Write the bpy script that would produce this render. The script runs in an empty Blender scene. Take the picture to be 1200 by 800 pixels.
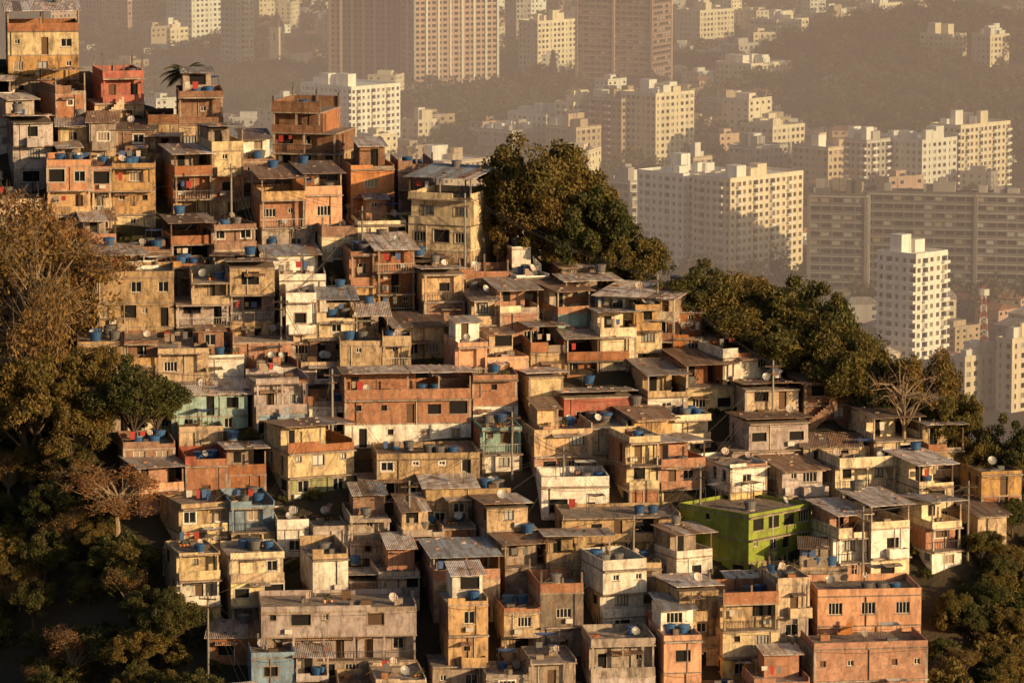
import bpy, math, random
import numpy as np
from mathutils import Vector
R=random.Random(7)
scene=bpy.context.scene
scene.view_settings.view_transform='Standard'
try: scene.view_settings.look='None'
except: pass
scene.view_settings.exposure=0
COL=scene.collection
rad=math.radians
# ------------------------------------------------------------------ geography
CAM=(0.0,-500.0,213.0); PITCH=rad(8.0); FPX=5454.0
def lerp(x,pts):
    if x<=pts[0][0]: return pts[0][1]
    for (a,b),(c,d) in zip(pts,pts[1:]):
        if x<=c: return b+(d-b)*(x-a)/(c-a)
    return pts[-1][1]
CREST=[(-140,70),(-80,58),(-50,50),(-29,32),(0,12),(20,0),(36,-16),(52,-27),(80,-42),(140,-70)]
LEFTB=[(-110,-14),(-50,-31),(-14,-47),(0,-46),(12,-49),(20,-60),(60,-90)]
RIGHTB=[(-110,36),(-50,42),(-32,47),(-20,58),(60,90)]
def crest(x): return lerp(x,CREST)
def wood_amt(x,y):
    return max(1.15*math.exp(-((x-235)/100)**2-((y-1860)/240)**2), math.exp(-((x+330)/120)**2-((y-2300)/200)**2), .9*math.exp(-((x+140)/60)**2-((y-1950)/130)**2), .7*math.exp(-((x+28)/50)**2-((y-1800)/120)**2))
def city_z(x,y):
    z=0.0
    if y>2100: z+=0.028*(y-2100)
    z+=34*math.exp(-((x-240)/110)**2-((y-1980)/230)**2)
    z+=26*math.exp(-((x+330)/120)**2-((y-2300)/200)**2)
    if y>3800: z+=0.10*(y-3800)
    return min(z,480+60*math.sin(x*0.0011))
def H(x,y):
    yc=crest(x)
    z=143+0.5*min(y,yc)-0.42*max(0,y-yc)
    lb=lerp(y,LEFTB); rb=lerp(y,RIGHTB)
    if x<lb: z-=min(0.6*(lb-x),34)  # left bank shaped to drop away so it lies in shade
    if x>rb: z-=min(0.35*(x-rb),34)
    z+=0.35*math.sin(x*0.31+y*0.17)+0.3*math.sin(y*0.41-x*0.11)
    return max(z,city_z(x,y))
def ray(u,v):
    a=(u-600)/FPX; b=(400-v)/FPX
    return (a, math.cos(PITCH)+b*math.sin(PITCH), -math.sin(PITCH)+b*math.cos(PITCH))
def slope_site(u,v):
    """where the sight line of a surveyed point meets the hillside"""
    d=ray(u,v)
    t=(143+0.5*CAM[1]-CAM[2])/(d[2]-0.5*d[1])
    x=CAM[0]+t*d[0]; y=CAM[1]+t*d[1]
    yc=crest(x)+2
    if y>yc:
        t=(yc-CAM[1])/d[1]; x=CAM[0]+t*d[0]; y=yc
    return x,y,CAM[2]+t*d[2],FPX/(t)
def city_site(u,v):
    d=ray(u,v); t=900.0
    while t<7000:
        if CAM[2]+t*d[2] < city_z(CAM[0]+t*d[0],CAM[1]+t*d[1]): break
        t+=4
    x=CAM[0]+t*d[0]; y=CAM[1]+t*d[1]
    return x,y,city_z(x,y),FPX/t
# ------------------------------------------------------------------ materials
class N:
    def __init__(s,name):
        s.m=bpy.data.materials.new(name); s.m.use_nodes=True
        s.t=s.m.node_tree; s.t.nodes.clear()
        s.out=s.t.nodes.new('ShaderNodeOutputMaterial')
    def n(s,typ,props=None,**ins):
        nd=s.t.nodes.new(typ)
        for k,v in (props or {}).items(): setattr(nd,k,v)
        for k,v in ins.items():
            k2=k.replace('_',' ')
            sock=nd.inputs[int(k[1:])] if (k[0]=='i' and k[1:].isdigit()) else nd.inputs[k2]
            if isinstance(v,bpy.types.NodeSocket): s.t.links.new(v,sock)
            else: sock.default_value=v
        return nd
    def math(s,op,a,b=0.0,c=0.0,clamp=False):
        nd=s.n('ShaderNodeMath',{'operation':op,'use_clamp':clamp},i0=a,i1=b)
        if op=='MULTIPLY_ADD':
            nd.inputs[2].default_value=c
        return nd.outputs[0]
    def mix(s,f,a,b,bt='MIX'):
        nd=s.t.nodes.new('ShaderNodeMix'); nd.data_type='RGBA'; nd.blend_type=bt
        for i,v in ((0,f),(6,a),(7,b)):
            if isinstance(v,bpy.types.NodeSocket): s.t.links.new(v,nd.inputs[i])
            else:
                nd.inputs[i].default_value = v if i==0 else (v[0],v[1],v[2],1)
        return nd.outputs[2]
    def ramp(s,f,p0,p1,inv=False):
        nd=s.n('ShaderNodeMapRange',None,Value=f,From_Min=p0,From_Max=p1)
        return nd.outputs[0]
MATS={}
def coords(k):
    tc=k.n('ShaderNodeTexCoord'); oi=k.n('ShaderNodeObjectInfo')
    off=k.math('MULTIPLY',oi.outputs['Random'],83.0)
    add=k.n('ShaderNodeVectorMath',{'operation':'ADD'},i0=tc.outputs['Object'],i1=off)
    return tc.outputs['Object'],add.outputs[0],oi.outputs['Random']
def wallmat(name,base,stain=0.5,kind='plaster',rough=0.92,grime=(0.06,0.042,0.03)):
    k=N(name); obj,off,rnd=coords(k)
    sp=k.n('ShaderNodeSeparateXYZ',None,i0=obj)
    h=k.math('ADD',sp.outputs[0],sp.outputs[1])
    col=base
    if kind=='brick':
        v=k.n('ShaderNodeCombineXYZ',None,i0=h,i1=sp.outputs[2])
        br=k.n('ShaderNodeTexBrick',None,Vector=v.outputs[0],Scale=1.0,Mortar_Size=0.024,Brick_Width=0.34,Row_Height=0.22,Bias=-0.1)
        br.inputs['Color1'].default_value=(*base,1)
        br.inputs['Color2'].default_value=(base[0]*0.62,base[1]*0.55,base[2]*0.52,1)
        br.inputs['Mortar'].default_value=(0.30,0.22,0.15,1)
        col=br.outputs[0]
    n1=k.n('ShaderNodeTexNoise',None,Vector=off,Scale=0.55,Detail=4.0,Roughness=0.72)
    p=k.ramp(n1.outputs[0],0.40,0.62)
    b2=(base[0]*0.58,base[1]*0.55,base[2]*0.55)
    col=k.mix(k.math('MULTIPLY',p,0.75 if stain>.3 else .4),col,b2)
    n2=k.n('ShaderNodeTexNoise',None,Vector=off,Scale=1.4,Detail=6.0,Roughness=0.75)
    pe=k.ramp(n2.outputs[0],0.575-0.05*stain,0.60)
    col=k.mix(k.math('MULTIPLY',pe,0.8*min(1,stain*1.35)),col,(0.25,0.155,0.10))
    mp=k.n('ShaderNodeVectorMath',{'operation':'MULTIPLY'},i0=off); mp.inputs[1].default_value=(1.6,1.6,0.42)
    n3=k.n('ShaderNodeTexNoise',None,Vector=mp.outputs[0],Scale=1.0,Detail=6.0,Roughness=0.75,Distortion=0.6)
    st=k.ramp(n3.outputs[0],0.46,0.68)
    col=k.mix(k.math('MULTIPLY',st,stain*1.25,clamp=True),col,grime)
    col=k.mix(0.35,col,n2.outputs[0],'OVERLAY')
    hs=k.n('ShaderNodeHueSaturation',None,Color=col,Value=k.math('MULTIPLY_ADD',rnd,0.45,1.0),Saturation=k.math('MULTIPLY_ADD',rnd,-0.3,1.09))
    bs=k.n('ShaderNodeBsdfPrincipled',None,Base_Color=hs.outputs[0],Roughness=rough)
    k.t.links.new(bs.outputs[0],k.out.inputs[0])
    MATS[name]=k.m
def plain(name,base,rough=0.6,metal=0.0,var=0.25,scale=3.0):
    k=N(name); obj,off,rnd=coords(k)
    n1=k.n('ShaderNodeTexNoise',None,Vector=off,Scale=scale,Detail=3.0,Roughness=0.65)
    col=k.mix(k.ramp(n1.outputs[0],0.3,0.7),base,tuple(c*(1-var) for c in base))
    hs=k.n('ShaderNodeHueSaturation',None,Color=col,Value=k.math('MULTIPLY_ADD',rnd,0.4,0.8))
    bs=k.n('ShaderNodeBsdfPrincipled',None,Base_Color=hs.outputs[0],Roughness=rough,Metallic=metal)
    k.t.links.new(bs.outputs[0],k.out.inputs[0]); MATS[name]=k.m
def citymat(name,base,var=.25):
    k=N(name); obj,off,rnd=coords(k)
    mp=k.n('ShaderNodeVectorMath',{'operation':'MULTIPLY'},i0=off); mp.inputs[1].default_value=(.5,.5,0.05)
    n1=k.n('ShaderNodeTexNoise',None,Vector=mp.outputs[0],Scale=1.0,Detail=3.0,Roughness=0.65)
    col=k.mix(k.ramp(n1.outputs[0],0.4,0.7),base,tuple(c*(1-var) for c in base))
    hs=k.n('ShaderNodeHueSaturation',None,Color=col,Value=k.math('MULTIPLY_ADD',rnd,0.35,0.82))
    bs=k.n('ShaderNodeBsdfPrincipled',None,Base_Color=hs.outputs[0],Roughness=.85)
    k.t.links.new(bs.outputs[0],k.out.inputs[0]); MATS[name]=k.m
def sheetmat(name,base,pitch=0.18):
    k=N(name); obj,off,rnd=coords(k)
    sp=k.n('ShaderNodeSeparateXYZ',None,i0=obj)
    w=k.math('SINE',k.math('MULTIPLY',sp.outputs[0],6.2832/pitch))
    mp=k.n('ShaderNodeVectorMath',{'operation':'MULTIPLY'},i0=off); mp.inputs[1].default_value=(1.1,0.15,0.15)
    vb=k.n('ShaderNodeTexNoise',None,Vector=mp.outputs[0],Scale=1.6,Detail=2.0)
    n1=k.n('ShaderNodeTexNoise',None,Vector=off,Scale=1.1,Detail=5.0,Roughness=0.7)
    col=k.mix(k.ramp(vb.outputs[0],0.44,0.56),base,tuple(c*f for c,f in zip(base,(.72,.6,.52))))
    col=k.mix(k.math('MULTIPLY',k.ramp(n1.outputs[0],0.5,0.64),0.65),col,(0.20,0.115,0.07))
    col=k.mix(k.math('MULTIPLY_ADD',w,0.1,0.1),col,(0.05,0.045,0.04))
    hs=k.n('ShaderNodeHueSaturation',None,Color=col,Value=k.math('MULTIPLY_ADD',rnd,0.6,0.9))
    bs=k.n('ShaderNodeBsdfPrincipled',None,Base_Color=hs.outputs[0],Roughness=0.55)
    bp=k.n('ShaderNodeBump',None,Strength=0.8,Distance=0.03,Height=w)
    k.t.links.new(bp.outputs[0],bs.inputs['Normal'])
    k.t.links.new(bs.outputs[0],k.out.inputs[0]); MATS[name]=k.m
def leafmat(name,c1,c2):
    k=N(name); tc=k.n('ShaderNodeTexCoord'); oi=k.n('ShaderNodeObjectInfo'); geo=k.n('ShaderNodeNewGeometry')
    n1=k.n('ShaderNodeTexNoise',None,Vector=tc.outputs['Object'],Scale=0.5,Detail=2.0)
    col=k.mix(k.ramp(n1.outputs[0],0.35,0.65),c1,c2)
    isl=geo.outputs['Random Per Island']
    v=k.math('ADD',k.math('MULTIPLY_ADD',isl,0.9,0.45),k.math('MULTIPLY',oi.outputs['Random'],0.35))
    hs=k.n('ShaderNodeHueSaturation',None,Color=col,Value=v,Hue=k.math('MULTIPLY_ADD',oi.outputs['Random'],-0.03,0.51))
    d=k.n('ShaderNodeBsdfPrincipled',None,Base_Color=hs.outputs[0],Roughness=0.7)
    tr=k.n('ShaderNodeBsdfTranslucent',None,Color=hs.outputs[0])
    mx=k.n('ShaderNodeMixShader',None,i0=0.35,i1=d.outputs[0],i2=tr.outputs[0])
    k.t.links.new(mx.outputs[0],k.out.inputs[0]); MATS[name]=k.m
wallmat('brick',(0.50,0.19,0.08),0.55,'brick')
wallmat('brick_dark',(0.29,0.125,0.062),0.65,'brick')
wallmat('beige',(0.55,0.395,0.225),0.78)
wallmat('ochre',(0.58,0.35,0.14),0.78)
wallmat('cream',(0.72,0.575,0.34),0.58)
wallmat('white_paint',(0.82,0.76,0.65),0.45)
wallmat('yellow_paint',(0.74,0.56,0.21),0.5)
wallmat('green_paint',(0.28,0.34,0.07),0.32)
wallmat('green_pale',(0.36,0.37,0.18),0.6)
wallmat('teal_paint',(0.30,0.46,0.42),0.5)
wallmat('blue_paint',(0.27,0.38,0.48),0.5)
wallmat('lilac_grey',(0.49,0.41,0.385),0.65)
wallmat('orange_paint',(0.60,0.26,0.10),0.5)
wallmat('red_paint',(0.40,0.09,0.05),0.55)
wallmat('concrete',(0.38,0.305,0.24),0.8)
wallmat('concrete_dark',(0.21,0.165,0.125),0.85)
wallmat('slab',(0.40,0.32,0.25),0.75)
sheetmat('sheet_grey',(0.43,0.39,0.365)); sheetmat('sheet_light',(0.68,0.62,0.58)); sheetmat('sheet_dark',(0.23,0.175,0.145)); sheetmat('sheet_blue',(0.36,0.40,0.45)); sheetmat('sheet_rust',(0.38,0.25,0.17))
sheetmat('clay_tile',(0.40,0.17,0.09),0.25)
plain('glass',(0.018,0.02,0.024),0.12,0,0.5); plain('painted_void',(0.012,0.010,0.009),0.95)  # second one: near-black panel, darkness of unlit interiors painted as its colour
plain('aluminium',(0.50,0.48,0.45),0.45,0.3); plain('wood',(0.13,0.07,0.035),0.7); plain('frame_white',(0.70,0.65,0.57),0.5)
plain('iron',(0.06,0.05,0.045),0.6); plain('tank_blue',(0.045,0.13,0.30),0.45,0,0.3); plain('tank_grey',(0.16,0.15,0.145),0.7)
plain('pole_concrete',(0.30,0.27,0.23),0.85); plain('cloth_red',(0.42,0.05,0.04),0.9); plain('cloth_white',(0.6,0.56,0.5),0.9); plain('cloth_blue',(0.08,0.14,0.32),0.9)
plain('curtain',(0.35,0.27,0.2),0.9); plain('mast_red',(0.45,0.07,0.04),0.6); plain('bark',(0.10,0.07,0.045),0.95); plain('bark_pale',(0.30,0.22,0.14),0.95)
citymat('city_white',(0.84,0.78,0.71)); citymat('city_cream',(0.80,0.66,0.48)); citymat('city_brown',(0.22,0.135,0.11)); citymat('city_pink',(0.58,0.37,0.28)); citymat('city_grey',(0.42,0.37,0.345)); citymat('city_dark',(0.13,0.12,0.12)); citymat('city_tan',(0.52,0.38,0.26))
leafmat('leaf_dark',(0.07,0.078,0.018),(0.125,0.11,0.025)); leafmat('leaf_olive',(0.135,0.115,0.025),(0.20,0.14,0.03)); leafmat('leaf_gold',(0.30,0.16,0.04),(0.19,0.115,0.035)); leafmat('leaf_palm',(0.09,0.10,0.022),(0.15,0.13,0.03)); leafmat('leaf_far',(0.05,0.05,0.016),(0.09,0.075,0.022))
# ------------------------------------------------------------------ mesh builder (quads)
class MB:
    def __init__(s): s.v=[]; s.m=[]; s.names=[]
    def mi(s,m):
        if m not in s.names: s.names.append(m)
        return s.names.index(m)
    def q(s,a,b,c,d,m):
        s.v+=[a,b,c,d]; s.m.append(s.mi(m))
    def box(s,x0,x1,y0,y1,z0,z1,m,bottom=True):
        A=(x0,y0,z0);B=(x1,y0,z0);C=(x1,y1,z0);D=(x0,y1,z0)
        E=(x0,y0,z1);F=(x1,y0,z1);G=(x1,y1,z1);I=(x0,y1,z1)
        i=s.mi(m)
        s.v+=[A,B,F,E, B,C,G,F, C,D,I,G, D,A,E,I, E,F,G,I]; s.m+=[i]*5
        if bottom: s.v+=[A,D,C,B]; s.m.append(i)
    def cyl(s,x,y,z0,z1,r0,r1,m,n=10,cap=True):
        p=[(math.cos(2*math.pi*k/n),math.sin(2*math.pi*k/n)) for k in range(n)]
        for k in range(n):
            a=p[k];b=p[(k+1)%n]
            s.q((x+a[0]*r0,y+a[1]*r0,z0),(x+b[0]*r0,y+b[1]*r0,z0),(x+b[0]*r1,y+b[1]*r1,z1),(x+a[0]*r1,y+a[1]*r1,z1),m)
            if cap: s.q((x+a[0]*r1,y+a[1]*r1,z1),(x+b[0]*r1,y+b[1]*r1,z1),(x+b[0]*.05,y+b[1]*.05,z1+.12*r1),(x+a[0]*.05,y+a[1]*.05,z1+.12*r1),m)
    def tube(s,p0,p1,r0,r1,m,n=5):
        a=Vector(p0);b=Vector(p1);d=(b-a)
        if d.length<1e-6: return
        d.normalize(); u=d.orthogonal().normalized(); w=d.cross(u)
        ra=[];rb=[]
        for k in range(n):
            t=2*math.pi*k/n; o=u*math.cos(t)+w*math.sin(t)
            ra.append(tuple(a+o*r0)); rb.append(tuple(b+o*r1))
        for k in range(n):
            s.q(ra[k],ra[(k+1)%n],rb[(k+1)%n],rb[k],m)
    def mesh(s,name):
        return quads_mesh(name,np.array(s.v,dtype=np.float32).reshape(-1,3),np.array(s.m,dtype=np.int32),s.names)
def quads_mesh(name,v,m,names):
    me=bpy.data.meshes.new(name); nv=len(v); nf=nv//4
    me.vertices.add(nv); me.vertices.foreach_set('co',v.astype(np.float32).ravel())
    me.loops.add(nv); me.loops.foreach_set('vertex_index',np.arange(nv,dtype=np.int32))
    me.polygons.add(nf); me.polygons.foreach_set('loop_start',np.arange(nf,dtype=np.int32)*4)
    for n in names: me.materials.append(MATS[n])
    me.polygons.foreach_set('material_index',m)
    me.update(calc_edges=True); me.validate()
    return me
def add(name,mesh,loc=(0,0,0),rot=0.0,parent=None,scale=None):
    o=bpy.data.objects.new(name,mesh); COL.objects.link(o)
    o.location=loc; o.rotation_euler=(0,0,rot)
    if scale: o.scale=scale
    if parent: o.parent=parent
    return o
# ------------------------------------------------------------------ facade with real openings
def facade(W,G,o,a,n,L,z0,z1,mat,ops,simple=False,rev=0.16,revmat=None,trim=None):
    ops=sorted(ops)
    def P(s,t,d=0.0): return (o[0]+a[0]*s-n[0]*d, o[1]+a[1]*s-n[1]*d, t)
    def bx(s0,s1,t0,t1,d0,d1,m,B):
        A=[P(s0,t0,d0),P(s1,t0,d0),P(s1,t1,d0),P(s0,t1,d0)]
        C=[P(s0,t0,d1),P(s1,t0,d1),P(s1,t1,d1),P(s0,t1,d1)]
        B.q(*A,m)
        for i in range(4):
            j=(i+1)%4; B.q(A[i],A[j],C[j],C[i],m)
    cur=0.0; rm=revmat or mat
    for (s0,s1,t0,t1,kind) in ops:
        if s0<cur+0.02 or s1>L-0.02: continue
        W.q(P(cur,z0),P(s0,z0),P(s0,z1),P(cur,z1),mat)
        if t0>z0+0.01: W.q(P(s0,z0),P(s1,z0),P(s1,t0),P(s0,t0),mat)
        if t1<z1-0.01: W.q(P(s0,t1),P(s1,t1),P(s1,z1),P(s0,z1),mat)
        r=rev
        W.q(P(s0,t0),P(s1,t0),P(s1,t0,r),P(s0,t0,r),rm); W.q(P(s0,t1),P(s1,t1),P(s1,t1,r),P(s0,t1,r),rm)
        W.q(P(s0,t0),P(s0,t1),P(s0,t1,r),P(s0,t0,r),rm); W.q(P(s1,t0),P(s1,t1),P(s1,t1,r),P(s1,t0,r),rm)
        pm={'slide':'glass','dark':'painted_void','shut':'wood','curt':'curtain','door':'wood','alu':'aluminium'}.get(kind,'glass')
        G.q(P(s0,t0,r),P(s1,t0,r),P(s1,t1,r),P(s0,t1,r),pm)
        if not simple and kind in('slide','curt','alu'):
            fm='frame_white' if kind!='alu' else 'iron'
            f=0.065; d0=r-0.05; d1=r-0.004
            bx(s0,s0+f,t0,t1,d0,d1,fm,G); bx(s1-f,s1,t0,t1,d0,d1,fm,G)
            bx(s0+f,s1-f,t0,t0+f,d0,d1,fm,G); bx(s0+f,s1-f,t1-f,t1,d0,d1,fm,G)
            mid=(s0+s1)/2; bx(mid-f/2,mid+f/2,t0+f,t1-f,d0-0.003,d1,fm,G)
            if s1-s0>1.3:
                for q in(.25,.75): xm=s0+(s1-s0)*q; bx(xm-f/2,xm+f/2,t0+f,t1-f,d0-0.003,d1,fm,G)
        if trim and not simple and kind!='door' :
            b=.12
            bx(s0-b,s0-.003,t0-b,t1+b,-.03,0,trim,G); bx(s1+.003,s1+b,t0-b,t1+b,-.03,0,trim,G); bx(s0,s1,t1+.003,t1+b,-.03,0,trim,G); bx(s0,s1,t0-b,t0-.003,-.05,0,trim,G)
        elif not simple and kind!='door' and t0>z0+0.3:
            bx(s0-0.08,s1+0.08,t0-0.09,t0-0.005,-0.08,0.0,'slab',G)
        cur=s1
    W.q(P(cur,z0),P(L,z0),P(L,z1),P(cur,z1),mat)
def auto_ops(r,L,z0,z1,dens=0.8,door=0.15):
    n=max(1,int(L/r.uniform(2.0,2.8))); st=L/n; out=[]
    wh=r.uniform(0.9,1.25); sill=z0+r.uniform(0.8,1.1); ww=r.uniform(0.9,1.6)
    k0=r.choice(['slide','slide','slide','shut','dark','dark','alu'])
    for i in range(n):
        if r.random()>dens: continue
        c=st*(i+0.5)+r.uniform(-.35,.35)
        if r.random()<door: out.append((c-0.42,c+0.42,z0+0.02,z0+2.05,r.choice(['door','dark','shut']))); continue
        w=min(ww if r.random()<0.65 else 0.6, st-0.4); k=k0 if r.random()<0.7 else r.choice(['dark','curt','slide'])
        h=wh if w>0.65 else 0.6
        if r.random()<.12 and st>2: w=min(1.9,st-.4); h=min(1.4,z1-sill-.2); k='dark'
        t0=sill+max(0,(wh-h))
        out.append((c-w/2,c+w/2,t0,min(t0+h,z1-0.15),k))
    return out
def tank(B,x,y,z,r,s=1.0):
    m='tank_blue' if r.random()<0.65 else 'tank_grey'
    s*=r.uniform(.85,1.1)
    B.cyl(x,y,z,z+0.12,0.5*s,0.5*s,'slab',8)
    B.cyl(x,y,z+.12,z+.12+0.75*s,0.48*s,0.62*s,m,14,False)
    B.cyl(x,y,z+.12+0.75*s,z+.22+0.75*s,0.66*s,0.60*s,m,14)
def dish(B,x,y,z,r):
    B.cyl(x,y,z,z+0.7,0.03,0.03,'iron',5,False)
    c=Vector((x,y-0.08,z+0.85)); nn=Vector((r.uniform(-.3,.9),-0.9,0.6)).normalized(); u=nn.orthogonal().normalized(); w=nn.cross(u); R0=r.uniform(.35,.5)
    m=r.choice(['sheet_light','sheet_grey','aluminium'])
    for k in range(12):
        a=2*math.pi*k/12;b=2*math.pi*(k+1)/12
        oa=u*math.cos(a)+w*math.sin(a); ob=u*math.cos(b)+w*math.sin(b)
        for (r0,h0,r1,h1) in ((0.02,0,.6,.05),(.6,.05,1,.16)):
            B.q(tuple(c+oa*R0*r0+nn*h0),tuple(c+ob*R0*r0+nn*h0),tuple(c+ob*R0*r1+nn*h1),tuple(c+oa*R0*r1+nn*h1),m)
    B.tube(c,c+nn*0.45,0.015,0.015,'iron',4)
def laundry(B,x0,x1,y,z,r):
    x1=min(x1,x0+r.uniform(1.5,3))
    B.tube((x0,y,z+1.7),(x1,y,z+1.65),0.012,0.012,'iron',3)
    x=x0+.2
    while x<x1-.6:
        w=r.uniform(.35,.7);h=r.uniform(.4,.9)
        B.q((x,y-.01,z+1.68),(x+w,y-.01,z+1.68),(x+w*.95,y+.06,z+1.68-h),(x+.03,y-.05,z+1.66-h),r.choice(['cloth_red','cloth_white','cloth_blue','curtain','curtain','tank_grey']))
        x+=w+r.uniform(.1,.8)
def tarp(B,x,y,z,r):
    w=r.uniform(1.4,2.4); d=r.uniform(1.2,1.8); m=r.choice(['cloth_blue','cloth_white','curtain','cloth_blue','tank_grey'])
    for sx in(0,1):
        for sy in(0,1): B.tube((x+sx*w,y+sy*d,z),(x+sx*w,y+sy*d,z+1.9),.03,.03,'iron',4)
    n=4; P=lambda i,j:(x+w*i/n,y+d*j/n,z+1.9-.22*math.sin(math.pi*i/n)*math.sin(math.pi*j/n))
    for i in range(n):
        for j in range(n): B.q(P(i,j),P(i+1,j),P(i+1,j+1),P(i,j+1),m)
def sheet_roof(B,x0,x1,y0,y1,z,m,r,slope=None,th=0.06):
    sl=slope if slope is not None else r.choice([0.06,0.1,-0.05,-0.08])
    x=x0; 
    while x<x1-.3:
        w=min(r.choice([1.05,1.05,2.1]),x1-x); dz=r.uniform(0,.035); f0=r.uniform(-.1,.1); f1=r.uniform(-.1,.1)
        mm=m if r.random()<.86 else r.choice(['sheet_rust','sheet_grey','sheet_dark','sheet_light'])
        ya=y0+f0; yb=y1+f1; lift=max(0,-sl*(y1-y0))
        za=z+lift+sl*(ya-y0)+dz; zb=z+lift+sl*(yb-y0)+dz
        A=[(x,ya,za),(x+w+.03,ya,za),(x+w+.03,yb,zb),(x,yb,zb)]
        C=[(p[0],p[1],p[2]+th) for p in A]
        B.q(*C,mm); B.q(*A,mm)
        for i in range(4):
            j=(i+1)%4; B.q(A[i],A[j],C[j],C[i],mm)
        x+=w
    for _ in range(int((x1-x0)*(y1-y0)/7)+1):
        xx=r.uniform(x0+.3,x1-.5); y=r.uniform(y0+.3,y1-.5); zz=z+max(0,-sl*(y1-y0))+sl*(y-y0)+th
        B.box(xx,xx+r.uniform(.2,.5),y,y+.15,zz-.02,zz+.14,r.choice(['brick','slab','concrete_dark','wood']))
FOOT=[]
NAMES={'brick':'brick_house','brick_dark':'brick_house','beige':'plastered_house','ochre':'ochre_house','cream':'cream_house','white_paint':'white_house','yellow_paint':'yellow_house','green_paint':'green_house','green_pale':'pale_green_house','teal_paint':'teal_house','blue_paint':'blue_house','lilac_grey':'grey_house','orange_paint':'orange_house','red_paint':'red_house','concrete':'concrete_house','concrete_dark':'concrete_house','slab':'concrete_house'}
def build_house(x,y,z,w,d,Ht,rot,mats,roof,r,down=5.0,name=None,plan=None,sm=None,pure=False):
    """x,y,z : middle of the front wall foot; front wall faces local -Y"""
    W=MB();G=MB();RF=MB();F=MB()
    extra={'flat':0.6,'parapet':1.0,'sheet':0.35,'cover':2.5,'unfin':1.4,'tile':1.2}[roof]
    if Ht-extra<2.2 and roof in('cover','unfin','parapet'):
        roof='flat'; extra=0.5
    n=max(1,int(round((Ht-extra)/2.75))); fh=(Ht-extra)/n
    fh=max(2.2,fh)
    base=mats[0]
    W.box(-w/2,w/2,0,d,-down,-0.002,base if r.random()<.4 else 'concrete_dark',False)
    x0,x1,y0=-w/2,w/2,0.0
    trim=r.choice([None]*6+['frame_white','white_paint','slab']) if not base.startswith('brick') else None
    for i in range(n):
        m=mats[min(i,len(mats)-1)]
        if r.random()<.14 and not name and not pure: m=r.choice(['brick','brick','beige','concrete','cream','white_paint'])
        za=i*fh; zb=za+fh-0.14
        ver=(plan[i]=='v') if plan and i<len(plan) else (r.random()<(0.16 if i==0 else 0.30))
        fy=y0
        if ver and fh>2.2: fy=y0+1.35
        if i>0 and not ver and not name and r.random()<0.22:
            fy=y0+0.9
            W.box(x0+.02,x1-.02,y0+.02,y0+.12,za,za+0.85,mats[0] if r.random()<.5 else m)
        facade(W,G,(x0,fy),(1,0),(0,-1),x1-x0,za,zb,m,auto_ops(r,x1-x0,za,zb,.88,0.35 if ver else 0.08),trim=trim)
        sd=m if r.random()<0.6 or name else r.choice(['brick','beige','concrete','brick_dark','brick'])
        facade(W,G,(x1,fy),(0,1),(1,0),d-fy,za,zb,sd,auto_ops(r,d-fy,za,zb,0.6,0.05))
        facade(W,G,(x0,d),(0,-1),(-1,0),d-fy,za,zb,sd,auto_ops(r,d-fy,za,zb,0.6,0.05))
        facade(W,G,(x1,d),(-1,0),(0,1),x1-x0,za,zb,m,[])
        if ver and fy>y0+1:
            c=r.random()
            if c<0.5: W.box(x0,x1,y0,y0+.1,za,za+0.9,m)
            else:
                xx=x0+.1
                while xx<x1: F.box(xx,xx+.03,y0+.05,y0+.08,za,za+.9,'iron' if c<.8 else 'frame_white'); xx+=.28
                F.box(x0,x1,y0+.04,y0+.09,za+.9,za+.95,'iron' if c<.8 else 'frame_white')
            k=max(2,int((x1-x0)/2.8)+1)
            for j in range(k):
                px=x0+.1+(x1-x0-.2-.2)*j/(k-1); W.box(px,px+.2,y0+.11,y0+.31,za,zb,'slab' if m.startswith('brick') else m)
            if r.random()<.3: laundry(F,x0+.5,x1-.5,y0+.35,za+.35,r)
        if m.startswith('brick') or r.random()<0.3:
            k=max(2,int((x1-x0)/3.2)+1)
            if not (ver and fy>y0+1):
                for j in (0,k-1):
                    px=x0+(x1-x0-.24)*j/(k-1)
                    W.box(px-.012,px+.252,fy-.02,fy+.2,za,zb,'slab')
        ov=r.choice([0.04,0.04,0.1,0.35,.6])
        W.box(x0-.04,x1+.04,y0-ov,d+.04,zb,zb+.14,'slab' if r.random()<.8 else 'concrete_dark')
        if r.random()<.35:
            ax=r.uniform(x0+.4,x1-1.0); F.box(ax,ax+.7,fy-.42,fy-.03,za+.35,za+.8,'frame_white')
        for _ in range(r.choice([0,1,1,2])):
            ax=r.uniform(x0+.15,x1-.2); F.cyl(ax,fy-.07,za-.1,zb,.045,.045,r.choice(['frame_white','iron','slab']),5,False)
        if r.random()<.4:
            px=x0
            for j in range(6):
                qx=x0+(x1-x0)*(j+1)/6; F.tube((px,fy-.06,zb-.1-.25*math.sin(math.pi*j/6)),(qx,fy-.06,zb-.1-.25*math.sin(math.pi*(j+1)/6)),.018,.018,'iron',3); px=qx
        if r.random()<.22 and not name:
            a0=x0+r.uniform(.1,(x1-x0)*.4); sheet_roof(F,a0,a0+(x1-x0)*r.uniform(.3,.55),fy-1.2,fy,za+2.1,r.choice(['sheet_grey','sheet_dark','sheet_rust']),r,0.12)
        if i>0 and r.random()<.16 and not ver:
            a0=r.uniform(x0,x0+(x1-x0)*.5); a1=min(x1,a0+r.uniform(1.8,3))
            W.box(a0,a1,y0-1.0,y0-.045,za-.12,za,'slab'); W.box(a0+.01,a1-.01,y0-.99,y0-.89,za+.002,za+.9,m); W.box(a0+.01,a0+.1,y0-.88,y0-.05,za+.002,za+.9,m); W.box(a1-.1,a1-.01,y0-.88,y0-.05,za+.002,za+.9,m)
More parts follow.
